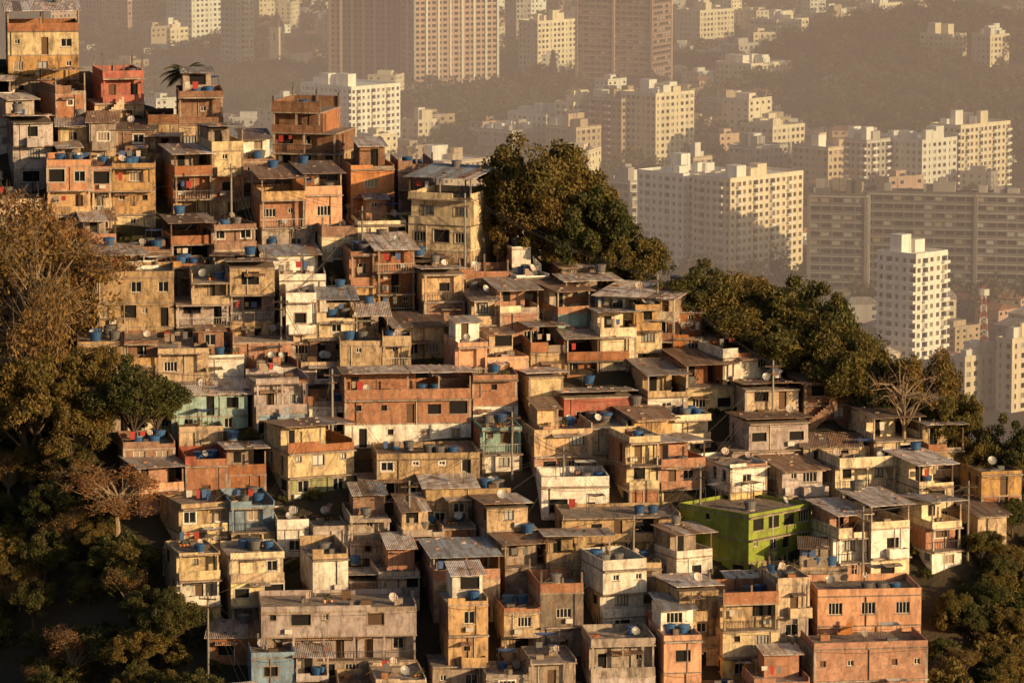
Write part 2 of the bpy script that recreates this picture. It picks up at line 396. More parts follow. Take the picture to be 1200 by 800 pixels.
        if i==0 and n>1 and r.random()<.14 and x1-x0>4.5:
            ns=10
            for j in range(ns):
                sx=x0+.3+j*.3; F.box(sx,sx+.3,y0-1.0,y0-.05,za+(j*fh/ns)-.25,za+(j+1)*fh/ns-.02,'slab')
                F.box(sx,sx+.3,y0-1.1,y0-1.003,za+(j*fh/ns)-.35,za+(j+1)*fh/ns+.75,m)
        if i<n-1 and not name and r.random()<0.3 and (x1-x0)>5:
            if r.random()<.5: x1-=r.uniform(1.0,2.2)
            else: x0+=r.uniform(1.0,2.2)
    zt=n*fh; m=mats[-1]
    sm=sm or r.choice(['sheet_grey','sheet_rust','sheet_light','sheet_dark','sheet_light','sheet_grey','sheet_light','sheet_blue'])
    def parapet(h,pm):
        t=.12; sides=[1,1,1,1]
        if not name and r.random()<.4: sides[r.randint(0,3)]=0
        if sides[0]:
            if r.random()<.35 and x1-x0>2.5:
                xm=r.uniform(x0+1,x1-1); W.box(x0,xm,y0,y0+t,zt,zt+h,pm); W.box(xm+.002,x1,y0,y0+t,zt,zt+h*r.uniform(.3,.75),r.choice([pm,'brick','concrete']))
            else: W.box(x0,x1,y0,y0+t,zt,zt+h,pm)
        if sides[1]: W.box(x0,x1,d-t,d,zt,zt+h,pm)
        if sides[2]: W.box(x0,x0+t,y0+t,d-t,zt,zt+h,pm)
        if sides[3]: W.box(x1-t,x1,y0+t,d-t,zt,zt+h,pm)
    def shed():
        a0=r.uniform(x0+.2,x0+(x1-x0)*.4); a1=min(x1-.2,a0+r.uniform(2.2,4)); b0=d*r.uniform(.3,.5); hh=r.uniform(2.0,2.5)
        pm=r.choice(['brick','brick_dark','concrete',m,'beige','white_paint'])
        facade(W,G,(a0,b0),(1,0),(0,-1),a1-a0,zt,zt+hh,pm,auto_ops(r,a1-a0,zt,zt+hh,.9,.5)); 
        W.box(a0,a1,b0+.2,d-.2,zt,zt+hh-.01,pm)
        sheet_roof(RF,a0-.3,a1+.3,b0-r.uniform(.3,1.6),d,zt+hh+.02,sm,r,r.choice([.06,.1]))
    def clutter(k):
        for _ in range(k):
            tx=r.uniform(x0+.9,x1-.9) if x1-x0>2 else (x0+x1)/2; ty=r.uniform(y0+.9,max(y0+1,d-.9)); c=r.random()
            if c<.24:
                for j in range(r.choice([1,1,2,2,3])):
                    if tx+j*1.4<x1-.6: tank(F,tx+j*1.4,ty,zt,r)
            elif c<.36: dish(F,tx,ty,zt,r)
            elif c<.43 and x1-x0>4: laundry(F,x0+.6,x1-.6,r.uniform(y0+.6,d*.6),zt,r)
            elif c<.49 and x1-x0>4: tarp(F,min(tx,x1-2.5),min(ty,d-2),zt,r)
            elif c<.62:
                F.tube((tx-.8,ty,zt+.05),(tx+.9,ty+.3,zt+r.uniform(.1,1.6)),.04,.04,'wood',4); F.tube((tx-.9,ty+.2,zt+.08),(tx+.8,ty,zt+.2),.05,.05,'bark_pale',4)
            elif c<.69:
                for j in range(3): F.cyl(tx+j*.35,ty+r.uniform(-.2,.2),zt,zt+.3,.13,.17,'orange_paint',7,False); leafy(F,tx+j*.35,ty,zt+.45,r)
            else:
                F.box(tx-r.uniform(.2,.6),tx+r.uniform(.2,.6),ty-.3,ty+.3,zt,zt+r.uniform(.2,.9),r.choice(['brick','wood','concrete_dark','tank_grey','slab','curtain']))
    if roof=='flat':
        parapet(r.uniform(.2,.7),m)
        if not name and not pure and d>4 and x1-x0>3 and r.random()<.4: shed()
        clutter(r.randint(5,9))
    elif roof=='parapet': parapet(1.0,m); clutter(r.randint(4,7))
    elif roof=='sheet':
        sheet_roof(RF,x0-.45,x1+.45,y0-.6,d+.3,zt+.05,sm,r)
        if r.random()<.5: tank(F,r.uniform(x0+.8,x1-.8),d-1,zt+.5,r)
        if r.random()<.3: dish(F,r.uniform(x0+1,x1-1),y0+1,zt+.3,r)
    elif roof=='cover':
        parapet(r.choice([.7,.95,1.05]),m if r.random()<.7 else 'brick')
        k=max(2,int((x1-x0)/3)+1)
        for j in range(k):
            px=x0+(x1-x0-.16)*j/(k-1)
            for py in (y0,d-.3):
                F.box(px+.003,px+.157,py+.125,py+.25,zt,zt+2.35,'slab' if r.random()<.7 else 'wood')
        if r.random()<.6:
            xm=r.uniform(x0+2,x1-1.5) if x1-x0>5 else x1-1
            W.box(x0+.15,xm,y0+d*.35,d-.35,zt,zt+2.3,r.choice(['brick',m,'concrete']))
            if xm-x0>2: G.box(x0+.9,x0+1.7,y0+d*.35-.02,y0+d*.35-.003,zt+.9 if r.random()<.5 else zt,zt+2.0,'painted_void')  # near-black panel on the wall, painted as an unlit opening
        sheet_roof(RF,x0-.4,x1+.4,y0-.5,d+.2,zt+2.36,sm,r,r.choice([.05,.08,-.05]))
        if r.random()<.3: laundry(F,x0+.6,x1-.6,y0+.5,zt+.2,r)
        clutter(r.randint(1,3))
        if r.random()<.4: tank(F,r.uniform(x0+1,x1-1),d-1.2,zt+2.75,r)
    elif roof=='unfin':
        parapet(r.uniform(.8,1.3),r.choice(['brick','brick_dark',m]))
        for px in (x0+.02,x1-.22,(x0+x1)/2):
            for py in (y0+.14,d-.34):
                hh=r.uniform(1.4,2.2); W.box(px+.003,px+.2,py,py+.2,zt,zt+hh,'concrete_dark')
                for q in (.05,.15): F.box(px+q,px+q+.015,py+.05,py+.065,zt+hh,zt+hh+.6,'iron')
        clutter(r.randint(2,4))
    if r.random()<.5:
        ax=r.uniform(x0+.4,x1-.4); ay=d*.5; h=Ht+r.uniform(1,2.2)
        F.box(ax,ax+.03,ay,ay+.03,zt,h,'iron')
        for j in range(4): F.box(ax-.35+.05*j,ax+.38-.05*j,ay+.03,ay+.045,h-.1-.12*j,h-.08-.12*j,'iron')
    e=bpy.data.objects.new(name or NAMES[mats[0 if len(mats)==1 else 1 if n>1 else 0]],None); COL.objects.link(e)
    e.location=(x,y,z); e.rotation_euler=(0,0,rot); e.empty_display_size=.5
    for nm,B in (('walls',W),('windows',G),('roof',RF),('fittings',F)):
        if B.v: add(nm,B.mesh(nm),parent=e)
    c,s=math.cos(rot),math.sin(rot)
    FOOT.append((x-s*d/2,y+c*d/2,w/2,d/2,rot))
    return e
def leafy(B,x,y,z,r):
    for _ in range(14):
        a=Vector((x+r.uniform(-.2,.2),y+r.uniform(-.2,.2),z+r.uniform(-.15,.3))); u=Vector((r.uniform(-1,1),r.uniform(-1,1),r.uniform(-1,1))).normalized()*.13; w=u.orthogonal().normalized()*.06
        B.q(tuple(a-u),tuple(a-w),tuple(a+u),tuple(a+w),'leaf_dark')
MIXP=['brick','brick','beige','beige','beige','cream','cream','ochre','ochre','concrete','concrete','brick_dark','lilac_grey','lilac_grey','white_paint','white_paint','orange_paint','yellow_paint']
def hero(u0,u1,vt,vb,mats,deg=None,roof='flat',d=None,name=None,plan=None,sm=None,seed=None,keep=False):
    r=random.Random(seed if seed is not None else int(u0*31+vt*7+vb))
    if isinstance(mats,str): mats=[mats]
    if deg is None: deg=r.uniform(4,26)
    if d is None: d=r.uniform(6.5,8.5)
    um=(u0+u1)/2
    X,Y,Z,ppm=slope_site(um,vb)
    tot=(u1-u0)/ppm; th=rad(deg); 
    if d*abs(math.sin(th))>tot*.55: d=tot*.55/abs(math.sin(th))
    w=(tot-d*abs(math.sin(th)))/math.cos(th)
    if th>=0: uc=u0+d*math.sin(th)*ppm; lx=-w/2
    else: uc=u1-d*abs(math.sin(th))*ppm; lx=w/2
    X,Y,Z,ppm=slope_site(uc,vb)
    C,S=math.cos(th),math.sin(th)
    ox=X-C*lx; oy=Y-S*lx
    Ht=(vb-vt)/ppm
    down=4+max(0,Z-min(H(ox,oy),H(ox-w/2,oy),H(ox+w/2,oy),H(ox,oy+d),H(ox+w/2,oy+d)))
    if w<6.8 or name or keep or r.random()<.12:
        return build_house(ox,oy,Z,w,d,Ht,th,mats,roof,r,down,name,plan,sm,keep)
    k=2 if w<11 else 3 if w<16 else 4
    cut=[0]+[w*(i+r.uniform(-.28,.28))/k for i in range(1,k)]+[w]
    main=max(range(k),key=lambda i:cut[i+1]-cut[i])
    for i in range(k):
        wi=cut[i+1]-cut[i]-.05; cx=-w/2+(cut[i]+cut[i+1])/2; fo=0 if i==main else r.uniform(-.5,1.4)
        hh=Ht if i==main else Ht+r.choice([.4,-.4,-.9,-1.6,-2.6,.9])
        hh=max(2.9,hh)
        if i==main or r.random()<.4: mm=mats
        else: mm=[r.choice([mats[0],r.choice(MIXP)]),r.choice(MIXP)]
        rf=roof if i==main or r.random()<.3 else r.choice(['flat','flat','sheet','cover','unfin','parapet','flat'])
        dd=min(d,d-fo*.5)
        build_house(ox+C*cx-S*fo,oy+S*cx+C*fo,Z+(0 if i==main else r.choice([0,.013])),wi,dd,hh,th+(0 if i==main else rad(r.uniform(-3,3))),mm,rf,r,down+1,None,None,sm)
HOUSES=[
(0,92,12,120,['brick','ochre','cream'],8,'cover'),(92,168,78,150,['beige','red_paint'],14,'unfin'),(165,262,108,180,['beige','brick_dark'],6,'flat'),
(40,100,85,165,['ochre','brick_dark'],20,'cover'),(0,62,140,225,['concrete','lilac_grey'],12,'sheet'),(60,182,150,205,['beige','brick_dark'],6,'sheet'),
(48,182,188,280,['ochre','ochre','orange_paint'],5,'flat'),(182,300,152,262,['beige','brick','cream'],16,'cover'),(262,322,185,235,['brick_dark'],10,'flat'),
(318,414,118,205,['beige','brick_dark'],-14,'unfin',1),(290,402,208,300,['beige','ochre'],12,'cover'),(398,462,192,262,['brick','orange_paint'],10,'flat'),
(455,508,186,245,['brick_dark'],8,'unfin'),(478,582,208,325,['beige','cream','cream'],-22,'cover',1),(365,476,258,310,['cream'],8,'flat'),
(395,487,290,372,['ochre','brick'],12,'sheet'),(578,622,285,330,['white_paint'],15,'flat'),(225,300,262,318,['beige','brick_dark'],18,'flat'),
(300,372,296,340,['concrete','lilac_grey'],8,'sheet'),
(108,204,318,412,['beige','beige'],4,'flat',1),(198,322,320,408,['beige','lilac_grey','beige'],6,'parapet'),(322,382,322,372,['white_paint'],4,'flat'),
(326,455,352,425,['cream','cream'],6,'cover'),(262,345,390,440,['brick'],8,'parapet'),(82,245,408,482,['ochre','beige'],6,'flat'),
(190,290,460,512,['teal_paint'],8,'sheet'),(284,362,442,520,['blue_paint','lilac_grey'],12,'flat'),(348,482,398,455,['lilac_grey','beige'],4,'flat'),
(484,545,318,385,['brick_dark','ochre'],10,'sheet'),(540,632,340,410,['cream','cream'],14,'cover'),(622,692,340,408,['teal_paint','beige'],22,'cover'),
(448,520,380,425,['beige','concrete'],12,'sheet'),(498,622,400,480,['brick','orange_paint'],14,'flat'),(690,778,368,440,['cream','cream'],10,'cover'),
(700,822,346,425,['brick','brick','cream'],-20,'sheet',1),(610,738,396,450,['beige','yellow_paint'],8,'cover'),(735,862,428,492,['white_paint','cream'],16,'cover'),
(820,908,408,470,['cream','white_paint'],22,'parapet'),(640,700,310,352,['concrete'],12,'sheet'),
(395,552,440,525,['white_paint','brick'],6,'cover',1),(545,607,438,505,['white_paint','brick'],6,'flat'),(600,660,440,490,['cream'],14,'sheet'),
(648,742,462,505,['red_paint','brick_dark'],10,'sheet'),(720,836,488,545,['lilac_grey','ochre'],18,'sheet'),(838,948,492,560,['lilac_grey','lilac_grey'],14,'sheet',1),
(860,936,455,505,['beige'],10,'sheet'),(925,1002,445,500,['brick_dark'],12,'sheet'),(306,414,502,588,['green_pale','cream'],24,'cover',1),
(204,312,534,592,['brick','red_paint'],10,'parapet'),(412,562,534,588,['ochre','beige'],6,'flat',1),(518,612,498,560,['white_paint','teal_paint'],10,'flat'),
(608,738,502,560,['brick','ochre'],12,'flat'),(628,714,558,612,['white_paint'],5,'parapet',1),(712,828,522,602,['beige','brick'],20,'cover'),
(820,900,540,606,['yellow_paint','white_paint'],24,'flat'),(962,1052,536,600,['yellow_paint','cream'],16,'parapet'),(895,968,548,608,['cream','lilac_grey'],18,'sheet'),
(1000,1080,488,548,['beige','cream'],16,'cover'),(1070,1130,500,560,['beige'],12,'cover'),(1044,1132,545,622,['ochre','cream','cream'],22,'cover'),
(1130,1198,550,606,['brick','ochre'],14,'flat'),(130,205,520,575,['concrete_dark','brick_dark'],10,'flat'),
(182,278,588,655,['cream','beige'],22,'flat'),(252,322,588,652,['cream','blue_paint'],12,'flat'),(312,362,608,655,['white_paint'],8,'parapet'),
(355,458,604,662,['lilac_grey','concrete'],8,'flat'),(488,600,570,622,['concrete','beige'],8,'sheet'),(553,648,590,675,['white_paint','lilac_grey','beige'],12,'sheet',1),
(638,798,600,665,['cream','beige'],7,'flat',1),(954,1068,592,690,['cream','white_paint','cream'],20,'cover'),(1058,1128,590,672,['white_paint','cream'],24,'cover'),
(455,560,620,670,['brick_dark','concrete'],10,'flat'),(1120,1180,600,650,['beige'],15,'sheet'),
(188,258,642,740,['cream','white_paint','cream'],16,'flat',1),(254,352,646,738,['beige','yellow_paint','cream'],12,'flat',1),(348,408,642,734,['cream','white_paint','beige'],12,'parapet',1),(398,492,668,728,['brick_dark','concrete'],8,'flat'),(492,586,650,735,['concrete','beige','ochre'],10,'cover'),
(298,488,708,805,['concrete','lilac_grey','lilac_grey'],5,'flat',1),(495,572,700,815,['beige','ochre','ochre'],8,'flat'),(576,684,678,775,['concrete','concrete_dark','brick_dark'],9,'unfin'),
(680,758,655,752,['white_paint','white_paint'],18,'parapet',1),(752,842,688,790,['cream','cream','beige'],14,'sheet'),(832,952,690,800,['yellow_paint','concrete','beige'],10,'unfin'),
(948,1080,690,768,['orange_paint','orange_paint'],6,'flat',1),(682,768,748,830,['lilac_grey','concrete'],7,'flat'),(762,822,742,825,['orange_paint','orange_paint'],9,'flat'),
(942,1088,752,835,['brick','brick'],8,'flat',1),(285,385,762,835,['blue_paint','blue_paint'],7,'flat'),(385,500,792,870,['cream','beige'],7,'flat'),(560,690,770,850,['white_paint','concrete'],8,'flat'),
(820,950,795,865,['cream','brick'],8,'flat'),
]
for h in HOUSES:
    hero(h[0],h[1],h[2],h[3],h[4],h[5],h[6],keep=len(h)>7)
hero(798,955,598,686,['green_paint','green_paint'],45,'flat',d=9.6,name='green_house',plan='ww',seed=4)
hero(545,576,378,405,['ochre'],14,'flat',d=3)
def free(x,y,m):
    for (cx,cy,hw,hd,rt) in FOOT:
        c,s=math.cos(-rt),math.sin(-rt); dx,dy=x-cx,y-cy
        lx=c*dx-s*dy; ly=s*dx+c*dy
        if abs(lx)<hw+m and abs(ly)<hd+m: return False
    return True
nf=0
pal=[['brick'],['brick_dark'],['beige'],['cream'],['ochre'],['concrete'],['beige','brick'],['cream','brick'],['lilac_grey'],['white_paint'],['concrete','beige'],['white_paint'],['brick','beige'],['orange_paint'],['beige']]
for y in np.arange(-80,52,3.2):
    x=lerp(y,LEFTB)+4
    while x<lerp(y,RIGHTB)-1:
        xx=x+R.uniform(-1,1); yy=y+R.uniform(-1,1)
        if yy<crest(xx)-3 and free(xx,yy+2.3,1.3):
            w=R.uniform(3.5,6.5); d=R.uniform(4,6); rot=rad(R.uniform(-6,28))
            roof=R.choice(['flat','sheet','flat','cover','unfin','flat'])
            Ht={'flat':3.3,'sheet':3.0,'cover':5.0,'unfin':4.2}[roof]+R.choice([0,0,0,.6])
            build_house(xx,yy,H(xx,yy),w,d,Ht,rot,R.choice(pal),roof,R,5.0); nf+=1
            x+=w*.5
        x+=1.5
print('fillers',nf)
# ------------------------------------------------------------------ ground
def axis(lo,a,b,hi,st,gr):
    p=list(np.arange(a,b+.1,st)); s=st; q=a; left=[]
    while q>lo: s=min(s*gr,400 if abs(q)>3000 else 60); q-=s; left.append(q)
    s=st; q=b; right=[]
    while q<hi: s=min(s*gr,400 if abs(q)>3000 else 60); q+=s; right.append(q)
    return left[::-1]+p+right
xs=axis(-9000,-100,100,9000,2,1.12); ys=axis(-3000,-110,110,16000,2,1.07)
vv=[(x,y,H(x,y)) for y in ys for x in xs]; nx=len(xs)
ff=[(j*nx+i,j*nx+i+1,(j+1)*nx+i+1,(j+1)*nx+i) for j in range(len(ys)-1) for i in range(nx-1)]
me=bpy.data.meshes.new('ground'); me.from_pydata(vv,[],ff)
k=N('ground'); tc=k.n('ShaderNodeTexCoord')
n1=k.n('ShaderNodeTexNoise',None,Vector=tc.outputs['Object'],Scale=0.06,Detail=8.0,Roughness=.65); n2=k.n('ShaderNodeTexNoise',None,Vector=tc.outputs['Object'],Scale=1.5,Detail=6.0)
c=k.mix(k.ramp(n1.outputs[0],.4,.6),(0.032,0.032,0.013),(0.085,0.055,0.03)); c=k.mix(k.math('MULTIPLY',n2.outputs[0],.6),c,(0.04,0.032,0.02))
bs=k.n('ShaderNodeBsdfPrincipled',None,Base_Color=c,Roughness=.95); bp=k.n('ShaderNodeBump',None,Strength=.8,Distance=.3,Height=n2.outputs[0]); k.t.links.new(bp.outputs[0],bs.inputs['Normal']); k.t.links.new(bs.outputs[0],k.out.inputs[0])
me.materials.append(k.m); add('ground',me)
for p in me.polygons: p.use_smooth=True
# ------------------------------------------------------------------ trees
def leaf_quads(rng,cen,rads,per,size,flat=1.0,fill=.45):
    n=len(cen)*per
    d=rng.normal(size=(n,3)); d/=np.linalg.norm(d,axis=1)[:,None]
    rr=fill+(1.15-fill)*rng.random(n)**.7
    c=np.repeat(cen,per,axis=0); ra=np.repeat(rads,per)
    p=c+d*(ra*rr)[:,None]*np.array([1,1,flat])
    nrm=d*.7+rng.normal(size=(n,3))*.8+np.array([0,0,.3]); nrm/=np.linalg.norm(nrm,axis=1)[:,None]
    t=np.cross(nrm,rng.normal(size=(n,3))); t/=np.linalg.norm(t,axis=1)[:,None]; b=np.cross(nrm,t)
    s=size*(.5+.9*rng.random(n))[:,None]
    q=np.stack([p-t*s*.9,p-b*s*.42,p+t*s*.9,p+b*s*.42],axis=1)
    return q.reshape(-1,3)
def tree_mesh(seed,h,cr,ch,leaf='leaf_dark',nb=90,per=210,size=.21,bark='bark',low=.3,sparse=False,rk=(.09,.2)):
    rng=np.random.default_rng(seed); r=random.Random(seed); B=MB()
    top=h*.55; tr=.035*h
    pts=[(0,0,-1.5)]; 
    for i in range(1,5): pts.append((r.uniform(-.05,.05)*h*i/4,r.uniform(-.05,.05)*h*i/4,top*i/4))
    for i in range(4): B.tube(pts[i],pts[i+1],tr*(1-.18*i),tr*(1-.18*(i+1)),bark,7)
    cen=[];rads=[]
    zc=h-ch/2
    boughs=[(0,0,zc+ch*.12,1.0)]
    for i in range(6):
        a=i*1.05+r.uniform(-.4,.4); k=r.uniform(.45,.7); boughs.append((cr*k*math.cos(a),cr*k*math.sin(a),zc+ch*r.uniform(-.28,.22),r.uniform(.45,.75)))
    for i in range(nb):
        bo=r.choice(boughs); a=r.uniform(0,6.283); ph=math.acos(r.uniform(-.7,1)); k=r.uniform(.35,1)**.5*.62*bo[3]
        cx=bo[0]+cr*k*math.sin(ph)*math.cos(a); cy=bo[1]+cr*k*math.sin(ph)*math.sin(a); cz=bo[2]+ch*.62*k*math.cos(ph)
        cen.append((cx,cy,cz)); rads.append(cr*r.uniform(*rk))
        if i%3==0 or sparse:
            s=pts[r.choice([2,3,4])]; mid=((s[0]+cx)/2+r.uniform(-.4,.4),(s[1]+cy)/2+r.uniform(-.4,.4),(s[2]+cz)/2+.05*h)
            B.tube(s,mid,tr*.33,tr*.2,bark,5); B.tube(mid,(cx,cy,cz),tr*.2,tr*.06,bark,4)
        if sparse:
            for _ in range(7):
                e=(cx+r.uniform(-1,1)*cr*.3,cy+r.uniform(-1,1)*cr*.3,cz+r.uniform(-.3,1)*cr*.3); B.tube((cx,cy,cz),e,tr*.06,tr*.015,bark,3)
    L=leaf_quads(rng,np.array(cen),np.array(rads),per,size,.75)
    v=np.concatenate([np.array(B.v).reshape(-1,3),L]); m=np.concatenate([np.zeros(len(B.m)),np.ones(len(L)//4)]).astype(np.int32)
    return quads_mesh('tree',v,m,[bark,leaf])
TG=[tree_mesh(i+1,10,4.9+.4*(i%3),7.5,'leaf_dark' if i%2 else 'leaf_olive',110,230,.18,rk=(.08,.22)) for i in range(5)]
TB=[tree_mesh(20+i,10,5.4,7,'leaf_gold',55,90,.17,'bark_pale',sparse=True,rk=(.12,.26)) for i in range(2)]
TBARE=tree_mesh(31,10,4.5,7.5,'leaf_gold',34,8,.15,'bark_pale',sparse=True)
SH=[tree_mesh(40+i,3,2.2,2.8,'leaf_dark' if i else 'leaf_olive',24,130,.2,rk=(.16,.3)) for i in range(2)]
def put_tree(me,x,y,s,name='leafy_tree',sz=None,dz=0):
    return add(name,me,(x,y,H(x,y)-.3+dz),R.uniform(0,6.28),None,(s,s,(sz or s)))
def tree_at(u,vtop,wpx,me,back=3.0,v=None,name='leafy_tree',sq=1.0):
    a=(u-600)/FPX; x=a*510
    for _ in range(4):
        y=(crest(x)+back) if v is None else slope_site(u,v)[1]
        x=a*(y+500)
    d=ray(u,vtop); t=(y+500)/d[1]; zt=CAM[2]+t*d[2]; z=H(x,y); hgt=max(2.5,zt-z)
    sx=(wpx/FPX*t)/8.2
    return add(name,me,(x,y,z-.3),R.uniform(0,6.28),None,(sx,sx,hgt/9.6))
tree_at(622,162,115,TG[0],5,name='mango_tree'); tree_at(660,188,115,TG[2],7,name='mango_tree'); tree_at(692,220,100,TG[3],4,name='mango_tree'); tree_at(602,192,70,TG[2],4,name='mango_tree'); tree_at(640,215,100,TG[4],3,name='mango_tree')
tree_at(742,276,75,TG[0],5); tree_at(718,256,65,TG[1],6)
for (u,v,w,t,b) in [(805,322,90,2,2),(830,306,115,1,6),(870,318,115,2,9),(905,335,110,0,9),(940,328,120,3,12),(980,345,105,1,10),(860,350,110,4,4),(905,362,120,0,5),(955,372,115,4,5),(995,385,90,2,4),(1010,396,85,1,7),(1040,424,75,3,5),(1090,412,90,0,7),(1120,458,60,2,5),(785,345,60,0,1),(1060,440,75,4,8)]:
    tree_at(u,v,w,TG[t],b)
tree_at(1066,408,80,TBARE,0,name='bare_tree'); tree_at(1192,486,70,TG[1],5); tree_at(1150,508,60,TG[2],4)
tree_at(10,95,70,TG[3],-6)
for (u,v,vt,w,me,nm) in [(40,430,240,150,TB[0],'dry_tree'),(100,400,290,100,TB[1],'dry_tree'),(10,380,228,120,TB[1],'dry_tree'),(75,330,258,90,TB[0],'dry_tree'),(20,520,330,120,TB[0],'dry_tree'),
    (150,540,418,105,TG[1],'leafy_tree'),(178,520,442,60,TG[3],'leafy_tree'),(30,540,410,110,TG[2],'leafy_tree'),(160,330,280,60,SH[0],'shrub'),(210,310,275,55,SH[1],'shrub'),(100,500,400,60,TG[2],'leafy_tree'),(130,620,545,100,TB[0],'dry_tree'),(80,560,470,80,TG[0],'leafy_tree')]:
    tree_at(u,vt,w,me,0,v,nm)
cnt=0
for i in range(700):
    y=R.uniform(-80,30); lb=lerp(y,LEFTB); x=lb-1.5-abs(R.gauss(0,15))
    if not free(x,y,1.0): continue
    s=R.uniform(.3,.75); me=R.choice(TG+[TG[1],TG[3],TB[0]]) if R.random()<.6 else None
    if me: put_tree(me,x,y,s,'leafy_tree')
    else: put_tree(R.choice(SH),x,y,R.uniform(.6,1.3),'shrub')
    cnt+=1
    if cnt>330: break
cnt=0
for i in range(500):
    y=R.uniform(-85,-18); rb=lerp(y,RIGHTB); x=rb+abs(R.gauss(0,9))
    if not free(x,y,.8): continue
    if R.random()<.45: put_tree(R.choice(TG+[TB[1]]),x,y,R.uniform(.25,.5),'leafy_tree')
    else: put_tree(R.choice(SH),x,y,R.uniform(.6,1.4),'shrub')
    cnt+=1
    if cnt>170: break
for i in range(150):
    x=R.uniform(-60,75); y=crest(x)+R.uniform(9,60)
    if x<5 and R.random()<.6: continue
    put_tree(R.choice(TG),x,y,R.uniform(.5,.85),'leafy_tree')
for i in range(900):
    x=R.uniform(-50,50); y=R.uniform(-66,45)
    if y>crest(x)+2 or not free(x,y,.35): continue
    put_tree(R.choice(SH),x,y,R.uniform(.25,.6),'shrub')
def palm_mesh(seed,h=7):
    r=random.Random(seed); B=MB(); p=(0,0,-3)
    for i in range(6):
        q=(.04*i*i*.2,0,h*(i+1)/6); B.tube(p,q,.2-.015*i,.19-.015*i,'bark_pale',7); p=q
    for i in range(34):
        a=i*2.4; el=r.uniform(-.2,1.25); pos=Vector(p); d=Vector((math.cos(a)*math.cos(el),math.sin(a)*math.cos(el),math.sin(el))); L=r.uniform(2.2,3.1); n=12
        for j in range(n):
            nx_=pos+d*(L/n); B.tube(pos,nx_,.03,.025,'leaf_palm',3)
            side=d.cross(Vector((0,0,1))).normalized(); ll=.8*math.sin(math.pi*(j+1.2)/(n+1.6))
            for sg in(-1,1):
                for f in (0,.5):
                    b0=pos+d*(L/n)*f; tip=b0+side*sg*ll+d*.3+Vector((0,0,-.28*ll)); B.q(tuple(b0),tuple(b0+d*.12),tuple(tip),tuple(tip-d*.02),'leaf_palm')
            pos=nx_; d=(d+Vector((0,0,-.16))).normalized()
    return B.mesh('palm')
PM=palm_mesh(3)
x,y,z,p=slope_site(212,150); add('palm_tree',PM,(x,y+5,z-1.7),0,None,(1.15,1.15,1.05))
# ------------------------------------------------------------------ poles and cables
poles=[(245,800,690),(272,285,190),(425,330,240),(545,330,225),(1133,650,560),(742,700,600),(600,560,480),(905,500,420),(390,520,430),(660,600,520),(1010,680,590),(480,640,560),(330,420,345),(770,400,320),(820,620,540),(48,520,410)]
pp=[]
for (u,vb,vt) in poles:
    x,y,z,ppm=slope_site(u,vb); h=min(10,(vb-vt)/ppm); y-=.8
    B=MB(); B.cyl(0,0,-4,h,.16,.1,'pole_concrete',8); B.box(-.9,.9,-.14,-.04,h-.7,h-.58,'wood'); B.box(-.5,.5,-.15,-.05,h-1.5,h-1.4,'wood')
    for q in(-.8,-.3,.3,.8): B.cyl(q,-.09,h-.58,h-.42,.04,.04,'iron',5)
    if u%3==0: B.box(-.25,.25,.12,.6,h-2.2,h-1.3,'tank_grey')
    add('utility_pole',B.mesh('utility_pole'),(x,y,z),R.uniform(-.4,.4)); pp.append((x,y,z+h-.5))
B=MB()
def cable(a,b,sag,rr=.02):
    n=10; pr=None
    for i in range(n+1):
        t=i/n; q=(a[0]+(b[0]-a[0])*t,a[1]+(b[1]-a[1])*t,a[2]+(b[2]-a[2])*t-4*sag*t*(1-t))
        if pr: B.tube(pr,q,rr,rr,'iron',3)
        pr=q
for i,a in enumerate(pp):
    near=sorted(pp,key=lambda b:(a[0]-b[0])**2+(a[1]-b[1])**2)[1:3]
    for b in near:
        for o in(0,.3): cable((a[0]+o,a[1],a[2]+o*.3),(b[0]+o,b[1],b[2]+o*.3),R.uniform(.5,1.2))
    for _ in range(4):
        f=min(R.sample(FOOT,25),key=lambda f:(a[0]-f[0])**2+(a[1]-f[1])**2)
        cable(a,(f[0],f[1]-f[3],H(f[0],f[1]-f[3])+4),.5,.014)
add('power_lines',B.mesh('power_lines'))
